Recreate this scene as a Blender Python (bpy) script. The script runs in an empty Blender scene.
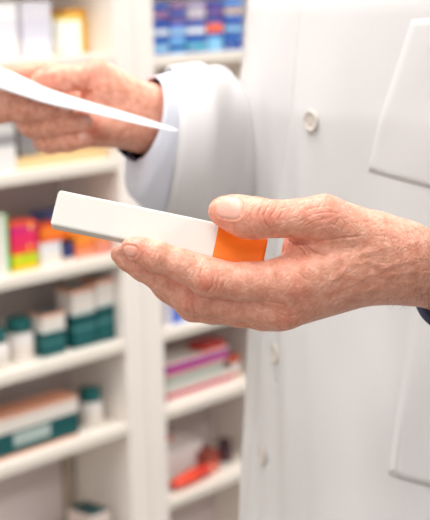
import bpy, bmesh, math, random
import numpy as np
from mathutils import Vector, Matrix
random.seed(7); rng = np.random.default_rng(7)
sc = bpy.context.scene
C = sc.collection

# ------------------------------------------------------------------ camera
F = 1300.0
CAMZ = 1.35
VX, VY = 155.0, 6300.0                      # vanishing point of the plumb lines, from the picture centre
down = np.array([VX, VY, F]); down /= np.linalg.norm(down)      # (x right, y down, z forward)
fw = np.array([0, 0, 1.0]) - down * down[2]; fw /= np.linalg.norm(fw)
rt = np.cross(down, fw)
RW = np.stack([rt, fw, -down])              # camera (x right, y down, z fwd) -> world
CAM = np.array([0, 0, CAMZ])
def P(px, py, d):
    return CAM + RW @ np.array([(px - 215.0) / F * d, (py - 260.0) / F * d, d])
def V(px, py, d): return Vector(P(px, py, d))
def cdir(x, y, z):                          # camera-frame direction to world
    v = RW @ np.array([x, y, z], float); return v / np.linalg.norm(v)
def project(w):
    c = RW.T @ (np.asarray(w) - CAM); return 215 + F * c[0] / c[2], 260 + F * c[1] / c[2], c[2]

cd = bpy.data.cameras.new('camera'); cam = bpy.data.objects.new('camera', cd); C.objects.link(cam)
Mx = Matrix.Identity(4)
for i in range(3):
    Mx[i][0] = RW[i][0]; Mx[i][1] = -RW[i][1]; Mx[i][2] = -RW[i][2]; Mx[i][3] = CAM[i]
cam.matrix_world = Mx
cd.sensor_fit = 'HORIZONTAL'; cd.sensor_width = 36.0; cd.lens = F / 430 * 36.0
cd.clip_start = 0.02; cd.clip_end = 60
cd.dof.use_dof = True; cd.dof.focus_distance = 0.70; cd.dof.aperture_fstop = cd.lens / 7.8
sc.camera = cam

# ------------------------------------------------------------------ materials
def new_mat(name):
    m = bpy.data.materials.new(name); m.use_nodes = True
    nt = m.node_tree; b = nt.nodes['Principled BSDF']
    return m, nt, b
def hexc(r, g, b):
    f = lambda c: ((c / 255 + 0.055) / 1.055) ** 2.4 if c > 10 else c / 255 / 12.92
    return (f(r), f(g), f(b), 1)
def mat(name, col, rough=0.5, var=0.06, scale=30, bump=0.0, bscale=200, metal=0.0, sss=0.0):
    m, nt, b = new_mat(name)
    n = nt.nodes.new('ShaderNodeTexNoise'); n.inputs['Scale'].default_value = scale; n.inputs['Detail'].default_value = 4
    tc = nt.nodes.new('ShaderNodeTexCoord'); nt.links.new(tc.outputs['Object'], n.inputs['Vector'])
    mx = nt.nodes.new('ShaderNodeMix'); mx.data_type = 'RGBA'
    c = hexc(*col)
    mx.inputs[6].default_value = tuple(x * (1 - var) for x in c[:3]) + (1,)
    mx.inputs[7].default_value = tuple(min(1, x * (1 + var)) for x in c[:3]) + (1,)
    nt.links.new(n.outputs['Fac'], mx.inputs[0]); nt.links.new(mx.outputs[2], b.inputs['Base Color'])
    b.inputs['Roughness'].default_value = rough; b.inputs['Metallic'].default_value = metal
    if sss: b.inputs['Subsurface Weight'].default_value = sss; b.inputs['Subsurface Radius'].default_value = (.01, .01, .01)
    if bump:
        n2 = nt.nodes.new('ShaderNodeTexNoise'); n2.inputs['Scale'].default_value = bscale
        nt.links.new(tc.outputs['Object'], n2.inputs['Vector'])
        bp = nt.nodes.new('ShaderNodeBump'); bp.inputs['Strength'].default_value = bump; bp.inputs['Distance'].default_value = .001
        nt.links.new(n2.outputs['Fac'], bp.inputs['Height']); nt.links.new(bp.outputs['Normal'], b.inputs['Normal'])
    return m
def bands(name, stops, axis='Z', rough=0.4, blotch=None):
    """printed carton: flat colours in bands along one axis of the object's own box"""
    m, nt, b = new_mat(name)
    tc = nt.nodes.new('ShaderNodeTexCoord'); sp = nt.nodes.new('ShaderNodeSeparateXYZ')
    nt.links.new(tc.outputs['Generated'], sp.inputs[0])
    r = nt.nodes.new('ShaderNodeValToRGB'); r.color_ramp.interpolation = 'CONSTANT'
    el = r.color_ramp.elements
    while len(el) < len(stops): el.new(0.5)
    for e, (p, c) in zip(el, stops): e.position = p; e.color = hexc(*c)
    nt.links.new(sp.outputs[axis], r.inputs[0])
    out = r.outputs['Color']
    if blotch:
        vo = nt.nodes.new('ShaderNodeTexVoronoi'); vo.inputs['Scale'].default_value = blotch[1]
        nt.links.new(tc.outputs['Generated'], vo.inputs['Vector'])
        lt = nt.nodes.new('ShaderNodeMath'); lt.operation = 'LESS_THAN'; lt.inputs[1].default_value = blotch[2]
        nt.links.new(vo.outputs['Distance'], lt.inputs[0])
        mx = nt.nodes.new('ShaderNodeMix'); mx.data_type = 'RGBA'; mx.inputs[7].default_value = hexc(*blotch[0])
        nt.links.new(lt.outputs[0], mx.inputs[0]); nt.links.new(out, mx.inputs[6]); out = mx.outputs[2]
    nt.links.new(out, b.inputs['Base Color']); b.inputs['Roughness'].default_value = rough
    return m

M = {}
M['shelf'] = mat('shelf_lacquer', (232, 224, 213), .35, .02, 5)
M['panel'] = mat('shelf_side_paint', (243, 235, 228), .45, .02, 5)
M['back'] = mat('shelf_back_shaded', (218, 205, 203), .6, .03, 4)  # white shelving too; shade of the interior put into this duller colour
M['metal'] = mat('metal_rail', (190, 180, 165), .35, .05, 60, metal=.6)
M['wall'] = mat('wall_paint', (232, 228, 222), .7, .02, 3, .2, 300)
M['ceil'] = mat('ceiling_paint', (245, 244, 242), .8, .01, 3)
M['floor'] = mat('floor_vinyl', (132, 124, 118), .4, .06, 2)
M['white_card'] = mat('white_cardboard', (222, 218, 211), .5, .01, 40, .08, 900)
M['orange_card'] = mat('orange_cardboard', (244, 122, 2), .55, .03, 60, .08, 900)
M['paper'] = mat('white_paper', (224, 224, 226), .6, .01, 40)
M['cloth'] = mat('white_cotton', (222, 220, 220), .85, .012, 25, .12, 1800)
M['button'] = mat('button_plastic', (216, 208, 200), .6, .02, 40)
M['thread'] = mat('white_thread', (223, 221, 221), .9, .01, 400)
M['navy'] = mat('navy_shirt_cotton', (58, 60, 84), .9, .1, 400, .2, 1500)
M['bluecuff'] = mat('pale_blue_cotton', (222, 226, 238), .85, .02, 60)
M['trouser'] = mat('dark_trouser_wool', (50, 52, 60), .9, .1, 200)
M['shoe'] = mat('black_shoe_leather', (28, 26, 25), .35, .1, 60)
M['hair'] = mat('grey_hair', (120, 114, 108), .6, .2, 120, .4, 200)

# ------------------------------------------------------------------ object helpers
def link(o, parent=None):
    C.objects.link(o)
    if parent is not None:
        o.parent = parent; bpy.context.view_layer.update()
        o.matrix_parent_inverse = parent.matrix_world.inverted()
    return o
def tag(o, label=None, cat=None, group=None, kind=None):
    if label: o['label'] = label
    if cat: o['category'] = cat
    if group: o['group'] = group
    if kind: o['kind'] = kind
    return o
def empty(name, loc, rz=0.0, **k):
    o = bpy.data.objects.new(name, None); o.empty_display_size = .05
    o.location = loc; o.rotation_euler = (0, 0, rz); C.objects.link(o); bpy.context.view_layer.update()
    return tag(o, **k)
def obj(name, bm, mats, parent=None, smooth=True, loc=None, rz=0.0):
    me = bpy.data.meshes.new(name); bm.normal_update(); bm.to_mesh(me); bm.free()
    for m in (mats if isinstance(mats, (list, tuple)) else [mats]): me.materials.append(m)
    if smooth:
        for p in me.polygons: p.use_smooth = True
    o = bpy.data.objects.new(name, me)
    if loc is not None: o.location = loc; o.rotation_euler = (0, 0, rz)
    C.objects.link(o)
    if parent is not None: o.parent = parent          # local coordinates of the parent
    return o
def wobj(name, bm, mats, parent=None, smooth=True):
    """geometry given in world coordinates, hung under a parent that may stand elsewhere"""
    o = obj(name, bm, mats, None, smooth)
    if parent is not None:
        o.parent = parent; o.matrix_parent_inverse = parent.matrix_world.inverted()
    return o
def box_bm(bm, x0, x1, y0, y1, z0, z1, bev=0.0, mi=0):
    r = bmesh.ops.create_cube(bm, size=1.0)
    vs = r['verts']
    for v in vs: v.co = Vector((x0 + (v.co.x + .5) * (x1 - x0), y0 + (v.co.y + .5) * (y1 - y0), z0 + (v.co.z + .5) * (z1 - z0)))
    fs = {f for v in vs for f in v.link_faces}
    for f in fs: f.material_index = mi
    if bev:
        es = list({e for v in vs for e in v.link_edges})
        bmesh.ops.bevel(bm, geom=es, offset=bev, segments=2, affect='EDGES', profile=.5)
    return bm
def lathe_bm(bm, prof, n=24, c=(0, 0, 0), mi=0, cap=True):
    rings = []
    for r, z in prof:
        rings.append([bm.verts.new((c[0] + r * math.cos(2 * math.pi * k / n), c[1] + r * math.sin(2 * math.pi * k / n), c[2] + z)) for k in range(n)])
    for a, b in zip(rings, rings[1:]):
        for k in range(n):
            f = bm.faces.new((a[k], a[(k + 1) % n], b[(k + 1) % n], b[k])); f.material_index = mi
    if cap:
        bm.faces.new(rings[0][::-1]).material_index = mi; bm.faces.new(rings[-1]).material_index = mi
    return bm
def loft_bm(bm, rings, closed=True, cap0=False, cap1=False):
    R = [[bm.verts.new(tuple(p)) for p in r] for r in rings]
    n = len(R[0])
    for a, b in zip(R, R[1:]):
        for k in range(n if closed else n - 1):
            bm.faces.new((a[k], a[(k + 1) % n], b[(k + 1) % n], b[k]))
    if cap0: bm.faces.new(R[0][::-1])
    if cap1: bm.faces.new(R[-1])
    return bm
def tube_bm(bm, pts, r, n=8):
    pts = [np.array(p, float) for p in pts]; rings = []
    for i, p in enumerate(pts):
        t = pts[min(i + 1, len(pts) - 1)] - pts[max(i - 1, 0)]; t /= np.linalg.norm(t)
        a = np.cross(t, [0.13, 0.21, 1.0]); a /= np.linalg.norm(a); b = np.cross(t, a)
        rr = r[i] if isinstance(r, (list, tuple)) else r
        rings.append([p + rr * (math.cos(2 * math.pi * k / n) * a + math.sin(2 * math.pi * k / n) * b) for k in range(n)])
    return loft_bm(bm, rings, True, True, True)

# ------------------------------------------------------------------ shelf frame of reference
vp = np.array([1285.0, -300.0, F]); uW = RW @ vp; uW[2] = 0; uW /= np.linalg.norm(uW)     # along the shelves
nW = np.array([uW[1], -uW[0], 0.0])                                                     # out of the shelves
KS = .75
O0 = P(145, 330, 2.4); O0[2] = 0
ANG = math.atan2(uW[1], uW[0])
def plane(px, py, t=0.0):
    """where a sight line meets the vertical plane t behind the shelf fronts: (s, z)"""
    r = RW @ np.array([(px - 215) / F, (py - 260) / F, 1.0])
    k = ((O0 - t * nW - CAM) @ nW) / (r @ nW); w = CAM + k * r
    return float((w - O0) @ uW), float(w[2])
def L(s, t, z): return Vector(O0 + s * uW - t * nW + np.array([0, 0, z]))
# local object axes: x = along the shelf, y = into the shelf, z = up
DEPTH = 0.18
sE = plane(126, 345)[0]; s1 = plane(164, 339)[0]; s2 = plane(270, 390)[0]
print('shelf s', sE, s1, s2, 'u', uW)

# ------------------------------------------------------------------ room
def slab(name, s0, s1_, t0, t1, z0, z1, m, kind='structure', **k):
    bm = bmesh.new(); box_bm(bm, s0, s1_, t0, t1, z0, z1)
    o = obj(name, bm, m, None, False, L(0, 0, 0), ANG); tag(o, kind=kind, **k); return o
RS0, RS1, RT0, RT1, RH = -3.2, 3.6, -5.2, DEPTH + .02, 2.75
slab('floor', RS0, RS1, RT0, RT1 + .1, -.06, 0, M['floor'])
slab('ceiling', RS0, RS1, RT0, RT1 + .1, RH, RH + .06, M['ceil'])
slab('wall_back', RS0, RS1, RT1, RT1 + .1, 0, RH, M['wall'])
WT0, WT1, WZ0, WZ1 = -4.6, -1.0, .7, 2.45
bm = bmesh.new()
for a in ((RT0, WT0, 0, RH), (WT1, RT1 + .1, 0, RH), (WT0, WT1, 0, WZ0), (WT0, WT1, WZ1, RH)): box_bm(bm, RS0 - .1, RS0, *a)
tag(obj('wall_left', bm, M['wall'], None, False, L(0, 0, 0), ANG), kind='structure')
bm = bmesh.new()
for t_ in np.linspace(WT0 + .03, WT1 - .03, 4): box_bm(bm, RS0 - .08, RS0 - .02, t_ - .03, t_ + .03, WZ0, WZ1)
for z_ in (WZ0 + .03, WZ1 - .03): box_bm(bm, RS0 - .079, RS0 - .021, WT0, WT1, z_ - .029, z_ + .029)
tag(obj('added_window_1', bm, M['ceil'], None, False, L(0, 0, 0), ANG), kind='structure')  # unseen window, added so a soft key can come from the left
slab('wall_right', RS1, RS1 + .1, RT0, RT1 + .1, 0, RH, M['wall'])

# ------------------------------------------------------------------ shelving units
def shelf_unit(s0, s1_, tp_l, tp_r, boards, label, top=2.25):
    root = empty('shelving_unit', L((s0 + s1_) / 2, DEPTH / 2, 0), ANG, label=label, cat='shelf', group='white pharmacy shelving along the wall')
    hw = (s1_ - s0) / 2; hd = DEPTH / 2
    bm = bmesh.new(); box_bm(bm, -hw - tp_l, -hw, -hd, hd, 0, top, .003); obj('side_panel', bm, M['panel'], root, False)
    bm = bmesh.new(); box_bm(bm, hw, hw + tp_r, -hd, hd, 0, top, .003); obj('side_panel', bm, M['panel'], root, False)
    bm = bmesh.new(); box_bm(bm, -hw, hw, hd - .012, hd, 0.0, top); obj('back_panel', bm, M['back'], root, False)
    for zb, zt in boards:
        bm = bmesh.new(); box_bm(bm, -hw + .0005, hw - .0005, -hd, hd - .0125, zb, zt, .003); b = obj('shelf_board', bm, M['shelf'], root, False)
    return root
TH = 0.021
def zb(px, py): return plane(px, py)[1]
ZS = [zb(60, 69), zb(59, 179), zb(60, 278.5), zb(63, 369.5), zb(65, 457), zb(65, 610)]
ZT = [zb(190, 65.5), zb(196, 333), zb(200, 408.5), zb(202, 497)]
print('S boards', ZS); print('T boards', ZT)
SW = .8
bS = [(z, z + TH) for z in ZS + [.04, ZS[0] + .2, ZS[0] + .4, ZS[0] + .6, 2.229]]
bT = [(z, z + TH) for z in ZT + [.04, ZT[0] * .5 + ZT[1] * .5, ZT[0] + .2, ZT[0] + .4, ZT[0] + .6, 2.229]]
pd = (s1 - sE) / 2
unitS = shelf_unit(sE - SW, sE, .022, pd - .001, bS, 'wide white shelving unit filling the left of the photo with teal boxes')
unitT = shelf_unit(s1, s2, pd - .001, .034, bT, 'narrow white shelving unit behind the hands holding blue and red cartons')
# shelf-support rail in the inner corner of the wide unit
bm = bmesh.new(); hs = SW / 2
box_bm(bm, hs - .03, hs - .008, DEPTH / 2 - .022, DEPTH / 2 - .0125, ZS[5] + TH, ZS[4] - .001, .001)
box_bm(bm, hs - .036, hs - .002, DEPTH / 2 - .05, DEPTH / 2 - .022, ZS[5] + TH + .055, ZS[5] + TH + .075, .002)
obj('support_rail', bm, M['metal'], unitS, False)

# ------------------------------------------------------------------ goods on the shelves
def carton(name, label, x0, x1, ytop, ybot, base, t, depth, m, cat='medicine box', group=None, gap=.0015, lid=True, topz=None, lidm=None):
    t *= KS; depth *= KS
    sa, sb = plane(x0, (ytop + ybot) / 2, t)[0], plane(x1, (ytop + ybot) / 2, t)[0]
    xm = (x0 + x1) / 2
    h = plane(xm, ytop, t)[1] - base if topz is None else topz - base
    lo_, hi_ = (sE - SW + .003, sE - .003) if sa < (sE + s1) / 2 - .01 and (sa + sb) / 2 < (sE + s1) / 2 else (s1 + .003, s2 - .003)
    sh_ = min(0, hi_ - sb) + max(0, lo_ - sa); sa += sh_; sb += sh_
    w = max(sb - sa - gap, .012); h = max(h, .012)
    root = obj(name, box_bm(bmesh.new(), -w / 2, w / 2, -depth / 2, depth / 2, 0, h, .0012), m, None, False, L((sa + sb) / 2, t + depth / 2, base + .0004), ANG)
    tag(root, label, cat, group)
    if lid:
        bm = bmesh.new(); box_bm(bm, -w / 2 + .002, w / 2 - .002, -depth / 2 + .001, -depth / 2 + .0018, h + .0, h + .0006)
        box_bm(bm, -w / 2 + .0015, w / 2 - .0015, -depth / 2 + .002, depth / 2 - .002, h + .0001, h + .0007)
        obj('tuck_flap', bm, lidm or m, root, False)
    return root, base + .0004 + h + .0012
def bottle(name, label, xc, width, ytop, base, t, capm, bodym, labm, cat='bottle', group=None):
    t *= KS
    s, z = plane(xc, ytop, t); sa = plane(xc - width / 2, ytop, t)[0]; sb = plane(xc + width / 2, ytop, t)[0]
    dcam = project(L(s, t, z))[2]; r = width / F * dcam / 2; h = z - base
    root = empty(name, L(s, t + r, base + .0004), ANG, label=label, cat=cat, group=group)
    hc = h * .30; hb = h - hc
    lathe_bm(b1 := bmesh.new(), [(r * .9, 0), (r, .003), (r, hb * .82), (r * .95, hb * .9), (r * .7, hb * .98), (r * .66, hb)], 28); obj('body', b1, bodym, root)
    lathe_bm(b2 := bmesh.new(), [(r * .88, hb * .97), (r * .88, h - .004), (r * .82, h)], 28); obj('cap', b2, capm, root)
    lathe_bm(b3 := bmesh.new(), [(r * 1.008, hb * .14), (r * 1.012, hb * .15), (r * 1.012, hb * .66), (r * 1.008, hb * .67)], 28, cap=False); obj('paper_label', b3, labm, root)
    return root
TEAL, PEACH, WHT = (0, 78, 80), (226, 160, 128), (228, 220, 212)
m_teal = bands('teal_white_carton', [(0, TEAL), (.16, (8, 92, 94)), (.22, TEAL), (.30, (70, 130, 130)), (.36, TEAL), (.56, (196, 206, 202)), (.62, WHT), (.93, PEACH)])
m_tealtop = m_teal
m_teal2 = bands('teal_white_long_carton', [(0, PEACH), (.06, TEAL), (.60, WHT), (.93, PEACH)])
slate = mat('slate_card', (92, 98, 100), .5)
cap_teal = mat('teal_cap_plastic', (0, 100, 100), .4); wplas = mat('white_bottle_plastic', (236, 230, 226), .4)
lab_w = bands('bottle_label_print', [(0, (224, 214, 200)), (.3, (236, 230, 226)), (.5, (200, 180, 160)), (.62, (238, 232, 228))])
zS = [z + TH for z in ZS]; zT = [z + TH for z in ZT]

# shelf with three teal cartons and two capped bottles
for i, (x0, x1, yt, yb, lab) in enumerate([(43, 66, 310, 352, 'teal and white medicine carton, the shortest of three on its shelf, beside the capped bottles'),
                                           (73, 96, 285, 342, 'teal and white medicine carton, middle of three in a row on the shelf'),
                                           (101, 119, 275, 335, 'teal and white medicine carton against the side panel, last of three in a row')]):
    carton('medicine_carton', lab, x0, x1, yt + 3, yb, zS[3], .03, .06, m_teal, 'medicine box', 'teal and white cartons in a row', lidm=slate)
bottle('pill_bottle', 'white bottle with teal cap standing next to the shortest teal carton', 27, 30, 320, zS[3], .045, cap_teal, wplas, lab_w, 'bottle', 'white bottles with teal caps')
bottle('pill_bottle', 'white bottle with teal cap cut by the left picture edge', 2, 28, 332, zS[3], .03, cap_teal, wplas, lab_w, 'bottle', 'white bottles with teal caps')
# shelf with the long carton
lc, _ = carton('long_medicine_carton', 'long teal and white carton lying on the shelf beside the small bottle', -40, 79, 394, 445, zS[4], .03, .07, m_teal2, 'medicine box', topz=plane(75, 396, .0225)[1])
bb_ = [Vector(c) for c in lc.bound_box]; lx0, lx1 = min(c.x for c in bb_), max(c.x for c in bb_); ly0 = min(c.y for c in bb_); lz1 = max(c.z for c in bb_)
bm = bmesh.new(); box_bm(bm, lx1 - (lx1 - lx0) * .58, lx1 - (lx1 - lx0) * .26, ly0 - .0006, ly0 + .0002, lz1 * .24, lz1 * .54); obj('printed_label', bm, mat('pale_label_print', (170, 186, 182), .5, .1, 80), lc, False)
bottle('small_pill_bottle', 'small white bottle with teal cap standing at the end of the long carton', 98, 25, 391, zS[4], .05, cap_teal, wplas, lab_w)
carton('teal_topped_carton', 'pale carton with dark teal top cut by the bottom picture edge', 92, 112, 513, 580, zS[5], .04, .09, bands('dark_teal_print', [(0, WHT), (.5, (60, 90, 90)), (.75, (222, 206, 198))]), 'medicine box', lidm=mat('dark_teal_card', (26, 72, 74), .5))
# colourful shelf
carton('white_green_carton', 'white carton with green edge at the left picture edge', -16, 9, 216, 272, zS[2], .03, .07, bands('white_green_print', [(0, WHT), (.75, (236, 240, 232)), (.85, (150, 205, 140))], 'X'))
m_pink = bands('pink_lime_print', [(0, (236, 190, 20)), (.12, (186, 206, 30)), (.34, (232, 60, 60)), (.5, (228, 40, 96)), (.8, (206, 30, 130)), (.9, (240, 80, 60))], 'Z', .4, ((250, 210, 30), 3.2, .22))
carton('pink_lime_carton', 'pink and red carton with lime and yellow print on colourful shelf', 12, 38, 222, 268, zS[2], .03, .06, m_pink)
_, zz = carton('flower_carton', 'white carton with pale blue flower print between lime and navy cartons', 41, 62, 243, 262, zS[2], .03, .06, bands('flower_print', [(0, (236, 226, 214)), (.5, (226, 224, 226))], 'Z', .4, ((130, 150, 190), 3.0, .2)))
carton('orange_carton', 'small orange carton lying on top of the flower carton', 42, 66, 225, 242, zz, .03, .06, bands('orange_print_one', [(0, (240, 110, 40)), (.5, (246, 140, 40)), (.8, (232, 90, 40))]))
_, zz2 = carton('navy_carton', 'small navy carton between the flower carton and orange cartons', 64, 74, 244, 258, zS[2], .03, .06, bands('navy_print', [(0, (220, 200, 190)), (.2, (44, 52, 104))]))
_, zz3 = carton('orange_carton', 'orange and peach carton right of the small navy carton', 76, 97, 236, 254, zS[2], .03, .06, bands('orange_print_two', [(0, (232, 150, 120)), (.35, (240, 120, 60)), (.7, (246, 150, 50))]))
carton('orange_carton', 'bright orange carton stacked on the navy and peach cartons', 68, 96, 224, 235, max(zz2, zz3), .03, .06, bands('orange_print_three', [(0, (246, 130, 30)), (.6, (250, 160, 50))]))
carton('salmon_carton', 'salmon pink carton at the right end of the colourful shelf', 99, 119, 232, 250, zS[2], .03, .06, bands('salmon_print', [(0, (226, 140, 120)), (.5, (238, 150, 100)), (.8, (240, 120, 60))]))
carton('blue_carton', 'tall blue carton standing behind the orange cartons', 48, 78, 212, 245, zS[2], .11, .07, bands('blue_print', [(0, (70, 84, 140)), (.8, (94, 110, 170))]))
# shelf just under the prescription hand
tanm = bands('tan_card_print', [(0, (232, 206, 160)), (.6, (226, 190, 130))])
carton('tan_tray', 'flat tan cardboard tray on the shelf below the hand with the paper', 20, 112, 156, 162, zS[1], .03, .12, tanm, 'tray', topz=zS[1] + .0165)
greym = mat('grey_foil', (150, 148, 150), .35, .2, 30, metal=.3)
carton('silver_carton', 'silver grey carton half hidden below the curled fingers', 20, 38, 124, 152, zS[1] + .0185, .05, .07, greym)
carton('grey_carton', 'pale grey carton with dark top at left edge below the fingers', -14, 16, 126, 165, zS[1], .03, .07, bands('grey_print', [(0, (226, 222, 220)), (.55, (150, 146, 150)), (.8, (206, 202, 200))]))
bottle('white_jar', 'small white jar on the tan cardboard tray', 57, 18, 146, zS[1] + .0185, .04, wplas, wplas, lab_w, 'jar')
# top shelf
carton('cream_carton', 'cream white carton with yellow edge on the top shelf', 62, 82, 17, 49, zS[0], .04, .06, bands('cream_print', [(0, (246, 240, 214)), (.15, (246, 244, 232)), (.9, (232, 206, 90))], 'Z'))
carton('yellow_carton', 'golden yellow carton behind the cream carton on the top shelf', 84, 104, 9, 46, zS[0], .09, .06, bands('yellow_print', [(0, (250, 190, 0)), (.1, (252, 196, 10)), (.8, (250, 180, 60))]))
carton('lilac_carton', 'pale lilac grey carton on the top shelf behind the thumb', 22, 52, 2, 52, zS[0], .06, .08, bands('lilac_print', [(0, (226, 224, 232)), (.3, (212, 210, 222)), (.7, (222, 220, 228))]))
carton('pale_carton', 'very pale white carton at top left picture corner', -20, 18, 4, 56, zS[0], .05, .08, bands('pale_print', [(0, (240, 236, 232)), (.4, (224, 222, 228)), (.7, (240, 238, 238))]))

# narrow unit, blue cartons piled three high on the top shelf
blues = [(28, 88, 166), (66, 130, 196), (40, 70, 160), (100, 166, 214), (24, 100, 180), (80, 100, 190)]
accents = [(150, 200, 230), (220, 232, 240), (20, 60, 140), (240, 110, 70), (90, 190, 200), (240, 244, 248)]
cols = [(152, 169), (171, 186), (188, 206), (208, 223), (225, 243)]
where = ['first', 'second', 'third', 'fourth', 'fifth']; rowname = ['bottom', 'middle', 'top']
ztop = [zT[0]] * 5
rows = [(50, 38), (37, 22), (21, 2)]
for r_, (yb, yt) in enumerate(rows):
    for c_, (x0, x1) in enumerate(cols):
        b0 = blues[(r_ * 2 + c_ * 3) % 6]; a0 = accents[(r_ + c_ * 2) % 6]
        if r_ == 2: b0, a0 = [((30, 70, 150), (150, 100, 140)), ((120, 90, 130), (60, 90, 170)), ((150, 140, 170), (200, 200, 210)), ((60, 60, 140), (120, 80, 150)), ((60, 120, 200), (200, 170, 140))][c_]
        if (r_, c_) == (1, 3): b0, a0 = (40, 80, 170), (246, 110, 60)
        elif a0 == (240, 110, 70): a0 = (150, 200, 230)
        dy = -(c_ - 2) * 1.0
        m = bands('blue_carton_print', [(0, b0), (.25, a0), (.6 if (r_, c_) != (1, 3) else .85, b0), (.85, tuple(min(255, x + 40) for x in b0))], 'Z', .4, (accents[(c_ + 3 * r_ + 1) % 6] if (r_, c_) != (1, 3) else (250, 120, 60), 2.5, .2))
        nm = 'orange-spotted blue' if (r_, c_) == (1, 3) else ('purplish blue' if r_ == 2 and c_ in (1, 3) else 'blue')
        _, ztop[c_] = carton('blue_carton', f'{nm} carton, {where[c_]} along the upper shelf pile, {rowname[r_]} layer', x0, x1, yt + dy, yb + dy, ztop[c_], .035, .09, m, 'medicine box', 'blue cartons piled on the upper shelf', lid=False)
# shelf under the hand
carton('blue_white_carton', 'blue and white carton peeping out under the fingertips', 168, 186, 300, 322, zT[1], .03, .07, bands('blue_white_print', [(0, (220, 220, 235)), (.2, (50, 90, 190)), (.6, (120, 150, 220))], 'X'))
carton('pale_lilac_carton', 'pale lilac carton beside the blue one under the fingers', 189, 214, 296, 318, zT[1], .03, .07, bands('pale_lilac_print', [(0, (216, 214, 226)), (.5, (232, 230, 236))]))
# striped flat cartons
pm = bands('purple_stripe_print', [(0, (226, 214, 206)), (.12, (232, 90, 110)), (.35, (130, 50, 160)), (.75, (226, 60, 110)), (.9, (236, 226, 220))], 'Z', .4, ((226, 50, 80), 2.6, .14))
_, za = carton('red_stripe_carton', 'flat white carton with thin red stripe at the bottom of the striped stack', 167, 234, 396, 414, zT[2], .025, .12, bands('red_stripe_print', [(0, WHT), (.35, (212, 70, 96)), (.75, WHT)]), lid=False, topz=zT[2] + .034 * KS)
_, zc = carton('grey_green_carton', 'flat grey green carton in the middle of the striped stack', 167, 224, 380, 394, za, .025, .12, bands('grey_green_print', [(0, (206, 206, 196)), (.5, (170, 176, 166))]), lid=False, topz=za + .032 * KS)
_, ze = carton('purple_stripe_carton', 'flat carton with purple and red stripe on top of the striped stack', 167, 229, 362, 378, zc, .025, .12, pm, lid=False, topz=zc + .034 * KS)
carton('maroon_red_carton', 'small red carton lying on the purple striped carton', 204, 226, 350, 360, ze, .03, .06, bands('maroon_red_print', [(0, (226, 60, 40)), (.5, (170, 60, 60))]), lid=False, topz=ze + .02 * KS)
bottle('orange_white_tub', 'white tub with orange lid at the end of the striped stack', 238, 14, 356, zT[2], .05, mat('orange_lid', (232, 100, 60), .4), wplas, bands('tub_print', [(0, (236, 120, 60)), (.35, (236, 230, 226))]), 'tub')
# lowest visible shelf
def bag(name, label, pts, t, base, m, parent=None):
    pass
_, zf = carton('white_flat_package', 'white flat package lying at the front of the lowest shelf', 166, 203, 470, 490, zT[3], .085, .13, bands('white_pack_print', [(0, (242, 238, 232)), (.5, (248, 244, 240))]), lid=False, topz=zT[3] + .085 * KS)
bm = bmesh.new()
# squeezed tube-shaped red package lying diagonally
def pillow_pack(name, label, sx, t, base, length, width, thick, rz, m, cat='package'):
    bm = bmesh.new(); rings = []
    for i in range(13):
        a = i / 12; k = math.sin(math.pi * min(max(a, .0), 1)) ** .5
        w = width * (.75 + .25 * k); h = thick * (0.06 + .94 * k)
        rings.append([((a - .5) * length, w / 2 * math.cos(2 * math.pi * j / 16), thick / 2 + h / 2 * math.sin(2 * math.pi * j / 16)) for j in range(16)])
    loft_bm(bm, rings, True, True, True)
    o = obj(name, bm, m, None, True, L(sx, t, base + .0005), ANG + rz); tag(o, label, cat); return o
sx = plane(193, 495, .03)[0]
pillow_pack('red_foil_packet', 'long orange red foil packet lying aslant in front of the white flat package', sx, .03, zT[3], .128, .03, .028, .10, bands('red_foil_print', [(0, (226, 70, 40)), (.5, (206, 50, 36)), (.85, (240, 150, 120))], 'X'))
carton('brown_red_carton', 'brownish red carton beside the dark bottle on the lowest shelf', 206, 220, 466, 486, zT[3], .05, .07, bands('brown_red_print', [(0, (206, 90, 70)), (.5, (150, 66, 54))]), lid=False, topz=zT[3] + .06 * KS)
dk = mat('dark_maroon_glass', (70, 42, 52), .3)
bottle('dark_bottle', 'dark maroon bottle at the right end of the lowest shelf', 230, 15, 441, zT[3], .07, dk, dk, mat('dark_label', (96, 60, 66), .5))
carton('red_cap_carton', 'tiny red carton standing on the white flat package of the lowest shelf', 167, 175, 447, 468, zT[3] + .0675, .12, .04, bands('tiny_red_print', [(0, (232, 224, 214)), (.6, (214, 80, 76))]), lid=False)

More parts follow.
